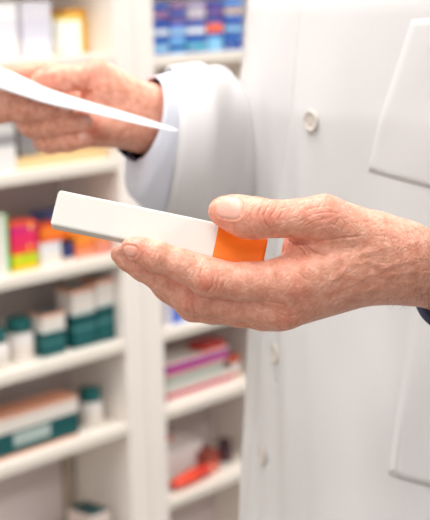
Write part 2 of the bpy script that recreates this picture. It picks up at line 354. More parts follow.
# ------------------------------------------------------------------ implicit surfaces
def smin(a, b, k):
    h = np.maximum(k - np.abs(a - b), 0) / k
    return np.minimum(a, b) - h * h * k * .25
def cap_d(X, a, b, r1, r2, n=None, fl=1.0):
    """tapered capsule; n, fl: flattened along n by fl"""
    a = np.asarray(a, np.float32); b = np.asarray(b, np.float32); ba = b - a
    pa = X - a; h = np.clip((pa @ ba) / (ba @ ba), 0, 1)
    q = pa - h[..., None] * ba
    d2 = np.einsum('...i,...i', q, q)
    if n is not None:
        qn = q @ np.asarray(n, np.float32); d2 = d2 + qn * qn * (1 / fl ** 2 - 1)
    return np.sqrt(d2) - (r1 + (r2 - r1) * h)
def chain_d(X, pts, k=.003):
    d = None
    for (a, ra), (b, rb) in zip(pts, pts[1:]):
        e = cap_d(X, a, b, ra, rb); d = e if d is None else smin(d, e, k)
    return d
def surface_nets(fn, lo, hi, h, blk=24):
    """mesh the zero set of fn over a box, skipping the blocks that are far from it"""
    lo = np.asarray(lo, float); n = np.ceil((np.asarray(hi) - lo) / h).astype(int) + 1
    D = np.full(n, 1.0, np.float32)
    for i in range(0, n[0], blk):
        for j in range(0, n[1], blk):
            for k in range(0, n[2], blk):
                e = np.minimum([i + blk, j + blk, k + blk], n)
                ce = lo + (np.array([i, j, k]) + e - 1) / 2 * h
                rad = np.linalg.norm((e - [i, j, k]) * h) / 2
                dc = float(fn(ce[None].astype(np.float32))[0])
                if abs(dc) > rad * 2.2 + .006: D[i:e[0], j:e[1], k:e[2]] = dc; continue
                g = np.stack(np.meshgrid(*[lo[a] + np.arange((i, j, k)[a], e[a]) * h for a in range(3)], indexing='ij'), -1).astype(np.float32)
                D[i:e[0], j:e[1], k:e[2]] = fn(g.reshape(-1, 3)).reshape(g.shape[:3])
    S = D < 0; m = n - 1
    cnt = np.zeros(m, np.int8)
    corners = [(a, b, c) for a in (0, 1) for b in (0, 1) for c in (0, 1)]
    for a, b, c in corners: cnt += S[a:a + m[0], b:b + m[1], c:c + m[2]]
    act = np.argwhere((cnt > 0) & (cnt < 8))
    idx = -np.ones(m, np.int64); idx[act[:, 0], act[:, 1], act[:, 2]] = np.arange(len(act))
    acc = np.zeros((len(act), 3)); num = np.zeros(len(act))
    for ca in corners:
        for ax in range(3):
            if ca[ax]: continue
            cb = list(ca); cb[ax] = 1
            va = D[act[:, 0] + ca[0], act[:, 1] + ca[1], act[:, 2] + ca[2]]; vb = D[act[:, 0] + cb[0], act[:, 1] + cb[1], act[:, 2] + cb[2]]
            x = (va < 0) != (vb < 0); t = np.where(x, va / np.where(x, va - vb, 1), 0)
            p = np.tile(np.array(ca, float), (len(act), 1)); p[:, ax] += t
            acc[x] += p[x]; num[x] += 1
    verts = lo + (act + acc / num[:, None]) * h
    quads = []
    for ax in range(3):
        o1, o2 = [a for a in range(3) if a != ax]
        sl0 = [slice(None)] * 3; sl1 = [slice(None)] * 3; sl0[ax] = slice(0, n[ax] - 1); sl1[ax] = slice(1, n[ax])
        A, B = S[tuple(sl0)], S[tuple(sl1)]
        E = np.argwhere(A != B); E = E[(E[:, o1] > 0) & (E[:, o1] < m[o1]) & (E[:, o2] > 0) & (E[:, o2] < m[o2])]
        a_in = S[E[:, 0], E[:, 1], E[:, 2]]
        def at(d1, d2):
            q = E.copy(); q[:, o1] += d1; q[:, o2] += d2; return idx[q[:, 0], q[:, 1], q[:, 2]]
        Q = np.stack([at(-1, -1), at(0, -1), at(0, 0), at(-1, 0)], 1)
        flip = a_in if ax != 1 else ~a_in
        Q[~flip] = Q[~flip][:, ::-1]; quads.append(Q)
    Q = np.concatenate(quads); Q = Q[(Q >= 0).all(1)]
    return verts, Q
def vnormals(v, q):
    n = np.cross(v[q[:, 2]] - v[q[:, 0]], v[q[:, 3]] - v[q[:, 1]]); N = np.zeros_like(v)
    for k in range(4): np.add.at(N, q[:, k], n)
    return N / (np.linalg.norm(N, axis=1, keepdims=True) + 1e-12)

# ------------------------------------------------------------------ the left hand (near, in focus)
mm = .001
def pr(l, k=1.0): return [(P(x, y, d * k), r * mm * k) for x, y, d, r in l]
RK = 1.10
LI = pr([(130.5, 247, .7005, 5.0), (139, 250, .7, 6.5), (157, 256.5, .70, 7.9), (182, 265.5, .70, 8.3), (207, 276.5, .70, 10.1), (222, 279.5, .70, 9.7), (245, 282, .70, 10.2), (286, 281, .70, 12.6)])
LM = pr([(119, 254.5, .719, 4.6), (128, 259, .720, 6.2), (143, 267, .7205, 7.4), (166, 280.5, .7205, 7.9), (190, 296.5, .720, 9.4), (208, 300, .719, 8.8), (235, 303.5, .718, 9.0), (283, 304.5, .713, 13.4)])
LR = pr([(136, 262, .741, 5.0), (147, 270, .741, 6.6), (168, 288, .740, 7.4), (193, 306.5, .739, 8.2), (212, 309.5, .738, 7.8), (240, 312.5, .737, 8.0), (262, 313.5, .734, 9.0), (278, 309, .730, 12.0)])
LL = pr([(162, 270, .756, 4.6), (170, 276, .756, 5.8), (186, 287, .754, 6.6), (210, 300, .752, 7.8), (235, 303, .750, 7.6), (270, 305, .745, 11.2)])
LT = pr([(222.8, 211.3, .7008, 7.9), (234, 213.5, .6988, 9.5), (247, 217.5, .697, 10.7), (260, 218.5, .6945, 10.2), (280, 219, .6945, 9.2), (300, 218.5, .695, 10.0), (324, 218.5, .697, 12.0)])
LMC = [  # metacarpals
    (P(286, 281, .70), P(394, 253, .709), 12.6 * mm, 14.6 * mm), (P(283, 304, .711), P(398, 262, .718), 13.4 * mm, 15.5 * mm),
    (P(276, 309, .727), P(400, 266, .729), 12.0 * mm, 15 * mm), (P(270, 305, .742), P(398, 268, .741), 11.2 * mm, 14.5 * mm)]
LTH = [(P(324, 218.5, .697), P(376, 240, .7065), 12.0 * mm, 14.5 * mm), (P(376, 240, .7065), P(400, 252, .712), 14.5 * mm, 15 * mm)]
LTHEN = [(P(305, 238, .714), P(372, 256, .728), 9 * mm, 15 * mm), (P(300, 250, .709), P(340, 250, .715), 8.0 * mm, 12 * mm), (P(330, 270, .725), P(385, 260, .73), 12 * mm, 13 * mm)]
WL = P(405, 262.5, .722); EL = CAM + RW @ np.array([.305, .055, .885])
fd = (EL - WL) / np.linalg.norm(EL - WL)
dorsL = cdir(0, .62, -.78); dorsL = dorsL - fd * (dorsL @ fd); dorsL /= np.linalg.norm(dorsL)
def lefthand(X):
    palm = None
    for a, b, r1, r2 in LMC:
        e = cap_d(X, a, b, r1, r2); palm = e if palm is None else smin(palm, e, .010)
    for a, b, r1, r2 in LTHEN: palm = smin(palm, cap_d(X, a, b, r1, r2), .010)
    fore = cap_d(X, WL, WL + fd * .13, 0.0214, .029, dorsL, .76)
    fore = smin(fore, cap_d(X, WL + fd * .13, EL, .036, .044, dorsL, .9), .02)
    palm = smin(palm, fore, .016)
    th = chain_d(X, LT, .004)
    thm = None
    for a, b, r1, r2 in LTH:
        e = cap_d(X, a, b, r1, r2); thm = e if thm is None else smin(thm, e, .004)
    palm = smin(palm, thm, .007)
    d = smin(palm, th, .005)
    for f in (LI, LM, LR, LL):
        d = smin(d, smin(palm, chain_d(X, f, .0035), .004), .0006)
    return d

# ------------------------------------------------------------------ the right hand (behind, holding the paper)
RI = pr([(76, 80, .985, 11.0), (42, 72.5, .985, 8.8), (8, 77, .968, 8.8), (-4, 95, .935, 8.0), (14, 103, .918, 7.4), (30, 104, .916, 6.2)], RK)
RM = pr([(76, 98, .968, 12.0), (35, 100, .958, 9.6), (-2, 106, .942, 9.4), (0, 111, .926, 8.8), (28, 110, .916, 8.2), (50, 109.5, .914, 7.6), (65, 109.5, .914, 6.2)], RK)
RR = pr([(80, 115, .966, 11.6), (50, 117, .958, 9.2), (28, 123, .946, 8.6), (33, 127, .930, 8.2), (56, 126, .919, 7.5), (74, 124, .916, 7.1), (85, 123, .916, 6.0)], RK)
RL = pr([(84, 132, .962, 10.4), (62, 136, .955, 8.4), (44, 141, .946, 7.6), (50, 143.5, .932, 7.2), (68, 142, .922, 6.9), (84, 140, .918, 6.0)], RK)
RT = pr([(41, 79.5, .922, 7.2), (51, 79.5, .922, 8.8), (62, 79.5, .926, 8.6), (76, 79, .932, 8.2), (84, 76, .938, 8.8), (97, 76, .943, 11.4)], RK)
RMC = [(P(74, 82, .968 * RK), P(142, 112, .972 * RK), 11.5 * mm * RK, 15 * mm * RK), (P(76, 98, .968 * RK), P(144, 118, .974 * RK), 12 * mm * RK, 16 * mm * RK), (P(80, 115, .966 * RK), P(144, 123, .972 * RK), 11.6 * mm * RK, 16 * mm * RK), (P(84, 132, .962 * RK), P(142, 128, .966 * RK), 10.4 * mm * RK, 15 * mm * RK),
       (P(97, 76, .943 * RK), P(138, 104, .955 * RK), 12.5 * mm * RK, 16 * mm * RK), (P(102, 92, .945 * RK), P(138, 112, .956 * RK), 13 * mm * RK, 15 * mm * RK), (P(104, 125, .944 * RK), P(142, 126, .955 * RK), 13.5 * mm * RK, 14 * mm * RK), (P(97, 110, .95 * RK), P(125, 115, .955 * RK), 13 * mm * RK, 14 * mm * RK)]
WR = P(150, 118, .972 * RK); ER = CAM + RW @ np.array([.066, -.03, 1.335])
fr = (ER - WR) / np.linalg.norm(ER - WR)
palmR = cdir(-.3, .1, -1); palmR = palmR - fr * (palmR @ fr); palmR /= np.linalg.norm(palmR)
def righthand(X):
    palm = None
    for a, b, r1, r2 in RMC:
        e = cap_d(X, a, b, r1, r2); palm = e if palm is None else smin(palm, e, .009)
    fore = cap_d(X, WR, WR + fr * .12, .0255, .033)
    fore = smin(fore, cap_d(X, WR + fr * .12, ER, .034, .042), .02)
    palm = smin(palm, fore, .014)
    d = smin(palm, chain_d(X, RT, .004), .0025)
    for f in (RI, RM, RR, RL):
        d = smin(d, smin(palm, cap_d(X, f[0][0], f[1][0], f[0][1], f[1][1]), .006), .0012)
        d = smin(d, chain_d(X, f[1:], .003), .0012)
    return d

# ------------------------------------------------------------------ torso, head, legs
TC = np.array([.206, 1.13, 0.0]); TH_ = math.radians(55)
Fd = np.array([-math.sin(TH_), -math.cos(TH_), 0]); Ld = np.array([math.cos(TH_), -math.sin(TH_), 0])
def B(l, f, z): return TC + Ld * l + Fd * f + np.array([0, 0, z])
SHL, SHR = B(.175, -.02, 1.40), B(-.175, -.02, 1.40)
def bodyd(X):
    Fv, Lv = Fd, Ld
    d = cap_d(X, B(0, 0, .98), B(0, 0, 1.15), .145, .14, Fv, .68)
    d = smin(d, cap_d(X, B(0, 0, 1.15), B(0, -.005, 1.30), .15, .155, Fv, .66), .06)
    d = smin(d, cap_d(X, B(-.12, -.02, 1.385), B(.12, -.02, 1.385), .062, .062), .06)
    d = smin(d, cap_d(X, B(0, -.03, 1.40), B(0, -.005, 1.53), .06, .054), .04)
    hd = cap_d(X, B(0, -.005, 1.635), B(0, .005, 1.66), .088, .086, Lv, .86)
    hd = smin(hd, cap_d(X, B(0, .045, 1.575), B(0, .055, 1.56), .05, .04), .05)
    hd = smin(hd, cap_d(X, B(0, .098, 1.645), B(0, .112, 1.607), .009, .014), .012)
    for sgn in (-1, 1):
        hd = smin(hd, cap_d(X, B(sgn * .078, -.005, 1.645), B(sgn * .08, -.005, 1.605), .018, .013, Lv, .4), .006)
    d = smin(d, hd, .03)
    for sgn in (-1, 1):
        d = smin(d, smin(cap_d(X, B(sgn * .085, 0, .93), B(sgn * .09, .015, .50), .088, .056), cap_d(X, B(sgn * .09, .015, .5), B(sgn * .09, -.01, .09), .056, .036), .03), .03)
        d = smin(d, cap_d(X, B(sgn * .09, -.02, .045), B(sgn * .095, .14, .03), .036, .026), .02)
    for S_, E_ in ((SHL, EL), (SHR, ER)): d = smin(d, cap_d(X, S_, E_, .05, .042), .035)
    d = smin(d, cap_d(X, EL, WL + fd * .13, .044, .036, dorsL, .9), .02)
    d = smin(d, cap_d(X, WL + fd * .13, WL, .034, .0255, dorsL, .76), .02)
    d = smin(d, cap_d(X, ER, WR + fr * .12, .042, .034), .02); d = smin(d, cap_d(X, WR + fr * .12, WR, .032, .0235), .02)
    return d

HL, HR = .0005, .0011
CUTL, CUTR = WL + fd * .075, WR + fr * .055
def bounds(plist, pad):
    a = np.array([p for p in plist]); return a.min(0) - pad, a.max(0) + pad
ptsL = [p for f in (LI, LM, LR, LL, LT) for p, r in f] + [b for a, b, _, _ in LMC] + [WL + fd * .085]
ptsR = [p for f in (RI, RM, RR, RL, RT) for p, r in f] + [b for a, b, _, _ in RMC] + [WR + fr * .065]
vL, qL = surface_nets(lefthand, *bounds(ptsL, .036), HL)
vR, qR = surface_nets(righthand, *bounds(ptsR, .034), HR)
vB, qB = surface_nets(bodyd, B(0, 0, 0) * [1, 1, 0] + [-.45, -.6, -.01], B(0, 0, 0) * [1, 1, 0] + [.40, .42, 1.78], .009)
print('hand verts', len(vL), len(vR), len(vB))

# --- surface relief of the near hand: creases, knuckle folds, tendons, veins, nails
def seg_dist(pxy, poly):
    best = np.full(len(pxy), 1e9); par = np.zeros(len(pxy))
    pl = np.array(poly, float); tot = len(pl) - 1
    for i, (a, b) in enumerate(zip(pl, pl[1:])):
        ba = b - a; t = np.clip(((pxy - a) @ ba) / (ba @ ba), 0, 1); d = np.linalg.norm(pxy - a - t[:, None] * ba, axis=1)
        m = d < best; best[m] = d[m]; par[m] = (i + t[m]) / tot
    return best, par
cL = (vL - CAM) @ RW; pxL = np.stack([215 + F * cL[:, 0] / cL[:, 2], 260 + F * cL[:, 1] / cL[:, 2]], 1)
NL = vnormals(vL, qL)
toc = CAM - vL; toc /= np.linalg.norm(toc, axis=1, keepdims=True)
front = np.clip((NL * toc).sum(1) * 3.0, 0, 1) * (cL[:, 2] < .735)
disp = np.zeros(len(vL)); red = np.zeros(len(vL)); nailm = np.zeros(len(vL))
def relief(poly, width, amp, taper=True, zmax=None, f=None):
    d, t = seg_dist(pxL, poly); k = np.exp(-(d / (width * (.78 if amp < 0 else 1))) ** 2)
    if taper: k = k * np.clip(np.minimum(t, 1 - t) * 5 + .12, 0, 1)
    m = front if f is None else f
    if zmax: m = m * (cL[:, 2] < zmax)
    return amp * mm * k * m * (1.7 if amp < 0 else 1.0)
CREASES = [
 # thumb / palm fold and its branches
 ([(286, 240), (300, 242.5), (318, 242), (340, 238.5), (362, 236)], 1.2, -.8), ([(288, 241), (300, 242.8), (312, 243), (324, 241.5)], 1.8, -.9), ([(306, 244), (316, 251), (326, 255)], 1.3, -.5), ([(300, 246), (308, 255), (314, 262)], 1.2, -.4),
 # thumb knuckle folds
 ([(262, 206), (258, 214), (260, 224), (266, 231)], 1.1, -.38), ([(269, 205), (264, 214), (266, 224), (273, 232)], 1.1, -.4), ([(277, 207), (271, 216), (273, 226), (279, 231)], 1.1, -.33), ([(252, 208), (250, 216), (253, 226)], 1.0, -.25), ([(284, 210), (279, 218), (281, 226)], 1.0, -.25),
 # thumb MCP wrinkles
 ([(300, 214), (312, 208), (326, 206), (338, 208)], 1.1, -0.13), ([(302, 220), (314, 214), (328, 212), (341, 214)], 1.1, -0.14), ([(305, 226), (318, 220), (332, 218)], 1.1, -0.11), ([(309, 231), (322, 226), (338, 224)], 1.0, -0.11), ([(298, 228), (306, 222), (312, 216)], .9, -0.10),
 # index knuckle folds
 ([(196, 268), (193, 277), (196, 287), (203, 295)], 1.0, -.3), ([(203, 266), (199, 276), (202, 287), (209, 296)], 1.0, -.36), ([(211, 268), (214, 276), (212, 287), (206, 293)], 1.0, -.4), ([(216, 268), (219, 277), (217, 288), (211, 296)], 1.0, -.33), ([(223, 272), (225, 280), (222, 290)], 1.0, -.22), ([(188, 266), (186, 274), (189, 283)], .9, -.2),
 ([(152, 251), (150, 257), (153, 265)], .9, -.28), ([(157, 251), (155, 258), (158, 268)], .9, -.3), ([(162, 254), (160, 261), (163, 270)], .9, -.24),
 # middle knuckle folds
 ([(181, 298), (180, 304), (183, 311)], .9, -.34), ([(187, 299), (187, 306), (190, 314)], .9, -.36), ([(193, 300), (194, 307), (196, 315)], .9, -.3), ([(199, 301), (201, 309), (202, 315)], .9, -.22),
 # back of the hand
 ([(262, 300), (270, 303), (280, 304)], 1.6, -.5), ([(284, 268), (296, 272), (306, 280)], 1.2, -.2), ([(290, 262), (302, 266), (316, 276)], 1.1, -.2), ([(296, 258), (310, 264), (324, 274)], 1.1, -.2),
 ([(262, 268), (266, 276), (264, 286)], 1.0, -.18), ([(270, 266), (275, 276), (273, 288)], 1.0, -.18), ([(278, 292), (288, 298), (300, 300)], 1.0, -.2), ([(276, 312), (288, 316), (300, 314)], 1.0, -.22),
]
for poly, w, a in CREASES: disp += relief(poly, w, a)
VEINS = [([(316, 290), (334, 280), (350, 264), (368, 262), (384, 268), (402, 262), (428, 256)], 3.2, 0.46), ([(308, 300), (330, 292), (352, 284), (372, 274), (388, 276), (410, 272), (430, 274)], 3.0, 0.37),
         ([(340, 296), (360, 290), (384, 290), (410, 284), (430, 286)], 2.9, 0.31), ([(352, 264), (362, 252), (380, 248), (404, 246), (430, 240)], 2.9, 0.31), ([(330, 262), (344, 256), (360, 254)], 2.8, 0.25)]
for poly, w, a in VEINS: disp += relief(poly, w, a, zmax=.73)
TENDON = [([(292, 276), (330, 262), (385, 250)], 5.0, .5), ([(290, 312), (330, 300), (390, 284)], 5.5, .5)]
for poly, w, a in TENDON: disp += relief(poly, w, a, zmax=.73)
KN = [((207, 281), 9, .35), ((190, 306), 8, .35), ((298, 288), 13, .55), ((290, 318), 11, .6), ((155, 259), 7, .18), ((322, 205), 14, .2)]
for c, w, a in KN: disp += relief([c, (c[0] + 1, c[1])], w, a, taper=False)
# fine random wrinkling, running across each digit and criss-cross on the back of the hand
for _ in range(420):
    x = rng.uniform(262, 425); y = rng.uniform(198, 328); an = rng.normal(-.9, .7) if x < 345 else rng.normal(-.2, .9); ln = rng.uniform(3, 9)
    dx, dy = math.cos(an) * ln / 2, math.sin(an) * ln / 2
    b0 = (np.abs(pxL[:, 0] - x) < ln + 3) & (np.abs(pxL[:, 1] - y) < ln + 3) & (front > 0)
    if not b0.any(): continue
    d, t = seg_dist(pxL[b0], [(x - dx, y - dy), (x, y + rng.normal(0, .5)), (x + dx, y + dy)])
    disp[b0] += -rng.uniform(.10, .26) * mm * np.exp(-(d / .8) ** 2) * np.clip(np.minimum(t, 1 - t) * 5, 0, 1) * front[b0]
for _ in range(160):
    x = rng.uniform(135, 262); y = rng.uniform(240, 318); an = 1.57 + rng.normal(-.15, .35); ln = rng.uniform(3, 7)
    dx, dy = math.cos(an) * ln / 2, math.sin(an) * ln / 2
    b0 = (np.abs(pxL[:, 0] - x) < ln + 3) & (np.abs(pxL[:, 1] - y) < ln + 3) & (front > 0)
    if not b0.any(): continue
    d, t = seg_dist(pxL[b0], [(x - dx, y - dy), (x + rng.normal(0, .5), y), (x + dx, y + dy)])
    disp[b0] += -rng.uniform(.04, .11) * mm * np.exp(-(d / .75) ** 2) * np.clip(np.minimum(t, 1 - t) * 5, 0, 1) * front[b0]
def nail(tip, base, across, hl, hw, px0=None):
    """nail plate on a fingertip: tip/base = points on the nail's mid line, across = sideways direction, all in the world"""
    ax = base - tip; ln = np.linalg.norm(ax); ax /= ln; ac = across - ax * (across @ ax); ac /= np.linalg.norm(ac); nn = np.cross(ax, ac)
    if nn @ (CAM - tip) < 0: nn = -nn
    c = (tip + base) / 2; q = vL - c; u, v, w = q @ ax, q @ ac, q @ nn
    ex = (np.abs(u) / hl) ** 3.2 + (np.abs(v) / hw) ** 3.2
    r = ex ** (1 / 3.2); near = (w > -.006) & (w < .012) & ((NL @ nn) > .05)
    sd = (r - 1) * min(hl, hw)
    dd = np.where(sd < 0, .10 * mm, 0) - .42 * mm * np.exp(-(sd / (.55 * mm)) ** 2)
    lip = .25 * mm * np.exp(-((sd - 1.1 * mm) / (.8 * mm)) ** 2) * (u > -hl * .8)
    disp[near] = np.where(sd[near] < .0009, 0, disp[near]) + dd[near] + lip[near]
    nm = np.clip(.5 - sd / (.5 * mm), 0, 1) * near
    return nm, u / hl
nT, uT = nail(P(215.5, 207, .692), P(242, 209.5, .6885), cdir(.03, 1, .2), 7.4 * mm, 5.4 * mm)
nI, uI = nail(P(124.5, 250.5, .6955), P(135.5, 252, .6945), cdir(-.15, 1, 0), 4.1 * mm, 3.1 * mm)
nailm = np.maximum(nT * .7, nI * .45)
tipm = np.clip(1 - np.abs(uT + .96) / .14, 0, 1) * nT
# ruddier skin over joints and finger ends
for c, w, a in [((207, 283), 9, .6), ((190, 303), 8, .5), ((300, 290), 12, .4), ((288, 318), 11, .4), ((140, 250), 12, .45), ((322, 208), 22, .35), ((255, 222), 14, .35), ((268, 218), 12, .5), ((222, 222), 12, .4), ((300, 248), 9, .15)]:
    d = np.linalg.norm(pxL - np.array(c), axis=1); red = np.maximum(red, a * np.exp(-(d / w) ** 2))
vL = vL + NL * disp[:, None]

# --- nails of the far hand are only hinted by tint
cR = (vR - CAM) @ RW; pxR = np.stack([215 + F * cR[:, 0] / cR[:, 2], 260 + F * cR[:, 1] / cR[:, 2]], 1); NR = vnormals(vR, qR)
frR = np.clip((NR * ((CAM - vR) / np.linalg.norm(CAM - vR, axis=1, keepdims=True))).sum(1) * 3, 0, 1) * (cR[:, 2] < 1.09)
dR = np.zeros(len(vR))
for poly, w, a in [([(68, 80), (74, 88), (84, 93), (94, 92)], 2.6, -2.2), ([(34, 84), (34, 76), (42, 70), (56, 67)], 2.0, -1.6), ([(100, 100), (112, 112), (116, 130)], 3.0, -1.2)]:
    d, t = seg_dist(pxR, poly); dR += a * mm * np.exp(-(d / w) ** 2) * np.clip(np.minimum(t, 1 - t) * 5 + .15, 0, 1) * frR
vR = vR + NR * dR[:, None]
nailR = np.zeros(len(vR)); redR = np.zeros(len(vR))
for c, rx, ry in [((66, 107.5), 7, 4.5), ((86, 119.5), 6.5, 4.3), ((83, 136), 5.5, 4)]:
    e = np.sqrt(((pxR[:, 0] - c[0]) / rx) ** 2 + ((pxR[:, 1] - c[1]) / ry) ** 2)
    nailR = np.maximum(nailR, np.clip((1 - e) * 4, 0, 1) * (cR[:, 2] < 1.018))
for c, w, a in [((45, 80), 14, .6), ((92, 66), 16, .5), ((10, 72), 14, .6)]:
    redR = np.maximum(redR, a * np.exp(-(np.linalg.norm(pxR - np.array(c), axis=1) / w) ** 2))

# --- one mesh: cut the three pieces on the forearms and bridge the loops
def to_bm(v, q, attrs=None):
    me = bpy.data.meshes.new('tmp'); me.from_pydata([tuple(p) for p in v], [], [tuple(int(i) for i in f) for f in q])
    for name, arr in (attrs or {}).items():
        a = me.attributes.new(name, 'FLOAT', 'POINT'); a.data.foreach_set('value', np.asarray(arr, np.float32))
    me.update(); bm = bmesh.new(); bm.from_mesh(me); bpy.data.meshes.remove(me); return bm
def cut(bm, co, no, only=None):
    g = bm.verts[:] + bm.edges[:] + bm.faces[:] if only is None else only(bm)
    return bmesh.ops.bisect_plane(bm, geom=g, plane_co=tuple(co), plane_no=tuple(no), clear_outer=True, dist=1e-7)
bl = to_bm(vL, qL, {'ruddy': red, 'nail': nailm}); cut(bl, CUTL, fd)
br = to_bm(vR, qR, {'ruddy': redR, 'nail': nailR}); cut(br, CUTR, fr)
bb = to_bm(vB, qB, {'ruddy': np.zeros(len(vB)), 'nail': np.zeros(len(vB))})
for co, no, elb in ((CUTL, fd, EL), (CUTR, fr, ER)):
    def only(bm, co=co, no=no):
        vs = [v for v in bm.verts if np.linalg.norm(np.array(v.co) - co) < .13 and (np.array(v.co) - co) @ no < .05]
        s = set(vs); fs = [f for f in bm.faces if all(v in s for v in f.verts)]; es = list({e for f in fs for e in f.edges}); vv = list({v for f in fs for v in f.verts})
        return vv + es + fs
    cut(bb, co, -no, only)
meT = bpy.data.meshes.new('t')
for b in (bl, br):
    b.to_mesh(meT); bb.from_mesh(meT)
for co in (CUTL, CUTR):
    es = [e for e in bb.edges if e.is_boundary and all(np.linalg.norm(np.array(v.co) - co) < .09 for v in e.verts)]
    try: bmesh.ops.bridge_loops(bb, edges=es)
    except Exception as ex: print('bridge', ex)
bmesh.ops.recalc_face_normals(bb, faces=bb.faces[:])

# skin
def skin_mat():
    m, nt, b = new_mat('skin'); N, K = nt.nodes.new, nt.links.new
    tc = N('ShaderNodeTexCoord')
    n1 = N('ShaderNodeTexNoise'); n1.inputs['Scale'].default_value = 170; n1.inputs['Detail'].default_value = 6; n1.inputs['Roughness'].default_value = .65
    n2 = N('ShaderNodeTexNoise'); n2.inputs['Scale'].default_value = 420; n2.inputs['Detail'].default_value = 3
    K(tc.outputs['Object'], n1.inputs['Vector']); K(tc.outputs['Object'], n2.inputs['Vector'])
    r = N('ShaderNodeValToRGB'); e = r.color_ramp.elements
    e[0].position = .32; e[0].color = hexc(215, 140, 113); e[1].position = .70; e[1].color = hexc(247, 187, 163)
    K(n1.outputs['Fac'], r.inputs[0])
    def mix(fac, a, col):
        x = N('ShaderNodeMix'); x.data_type = 'RGBA'; K(fac, x.inputs[0]); K(a, x.inputs[6]); x.inputs[7].default_value = hexc(*col); return x.outputs[2]
    sp = N('ShaderNodeMath'); sp.operation = 'MULTIPLY_ADD'; sp.inputs[1].default_value = .9; sp.inputs[2].default_value = -.42; K(n2.outputs['Fac'], sp.inputs[0]); sp.use_clamp = True
    c = mix(sp.outputs[0], r.outputs[0], (214, 126, 98))
    at = N('ShaderNodeAttribute'); at.attribute_name = 'ruddy'
    ml = N('ShaderNodeMath'); ml.operation = 'MULTIPLY'; ml.inputs[1].default_value = .85; K(at.outputs['Fac'], ml.inputs[0])
    c = mix(ml.outputs[0], c, (232, 120, 98))
    an = N('ShaderNodeAttribute'); an.attribute_name = 'nail'
    c = mix(an.outputs['Fac'], c, (240, 186, 170))
    K(c, b.inputs['Base Color'])
    ro = N('ShaderNodeMapRange'); ro.inputs['To Min'].default_value = .45; ro.inputs['To Max'].default_value = .34; K(an.outputs['Fac'], ro.inputs['Value']); K(ro.outputs[0], b.inputs['Roughness'])
    b.inputs['Subsurface Weight'].default_value = .10; b.inputs['Subsurface Radius'].default_value = (1, .35, .2); b.inputs['Subsurface Scale'].default_value = .0009
    vo = N('ShaderNodeTexVoronoi'); vo.feature = 'DISTANCE_TO_EDGE'; vo.inputs['Scale'].default_value = 520; K(tc.outputs['Object'], vo.inputs['Vector'])
    inv = N('ShaderNodeMath'); inv.operation = 'SUBTRACT'; inv.inputs[0].default_value = 1; K(an.outputs['Fac'], inv.inputs[1])
    st = N('ShaderNodeMath'); st.operation = 'MULTIPLY'; st.inputs[1].default_value = .32; K(inv.outputs[0], st.inputs[0])
    b1 = N('ShaderNodeBump'); b1.inputs['Distance'].default_value = .0006; K(st.outputs[0], b1.inputs['Strength']); K(vo.outputs['Distance'], b1.inputs['Height'])
    wn = N('ShaderNodeTexNoise'); wn.inputs['Scale'].default_value = 120; K(tc.outputs['Object'], wn.inputs['Vector'])
    wa = N('ShaderNodeVectorMath'); wa.operation = 'MULTIPLY_ADD'; wa.inputs[1].default_value = (.006, .006, .006); K(wn.outputs['Color'], wa.inputs[0]); K(tc.outputs['Object'], wa.inputs[2])
    v2 = N('ShaderNodeTexVoronoi'); v2.feature = 'DISTANCE_TO_EDGE'; v2.inputs['Scale'].default_value = 270; K(wa.outputs[0], v2.inputs['Vector'])
    mr = N('ShaderNodeMapRange'); mr.interpolation_type = 'SMOOTHSTEP'; mr.inputs['From Max'].default_value = .22; K(v2.outputs['Distance'], mr.inputs['Value'])
    mk = N('ShaderNodeMapRange'); mk.inputs['From Min'].default_value = .38; mk.inputs['From Max'].default_value = .62; K(n1.outputs['Fac'], mk.inputs['Value'])
    s3 = N('ShaderNodeMath'); s3.operation = 'MULTIPLY'; K(mk.outputs[0], s3.inputs[0]); K(inv.outputs[0], s3.inputs[1])
    b3 = N('ShaderNodeBump'); b3.inputs['Distance'].default_value = .00017; K(s3.outputs[0], b3.inputs['Strength']); K(mr.outputs[0], b3.inputs['Height']); K(b1.outputs[0], b3.inputs['Normal'])
    b1 = b3
    b2 = N('ShaderNodeBump'); b2.inputs['Distance'].default_value = .0008; K(st.outputs[0], b2.inputs['Strength']); K(n2.outputs['Fac'], b2.inputs['Height']); K(b1.outputs[0], b2.inputs['Normal'])
    K(b2.outputs[0], b.inputs['Normal'])
    return m
M['skin'] = skin_mat()
person = empty('person', TC, 0, label='person in a white lab coat holding a medicine box and a sheet of paper', cat='person')
wobj('body', bb, M['skin'], person)

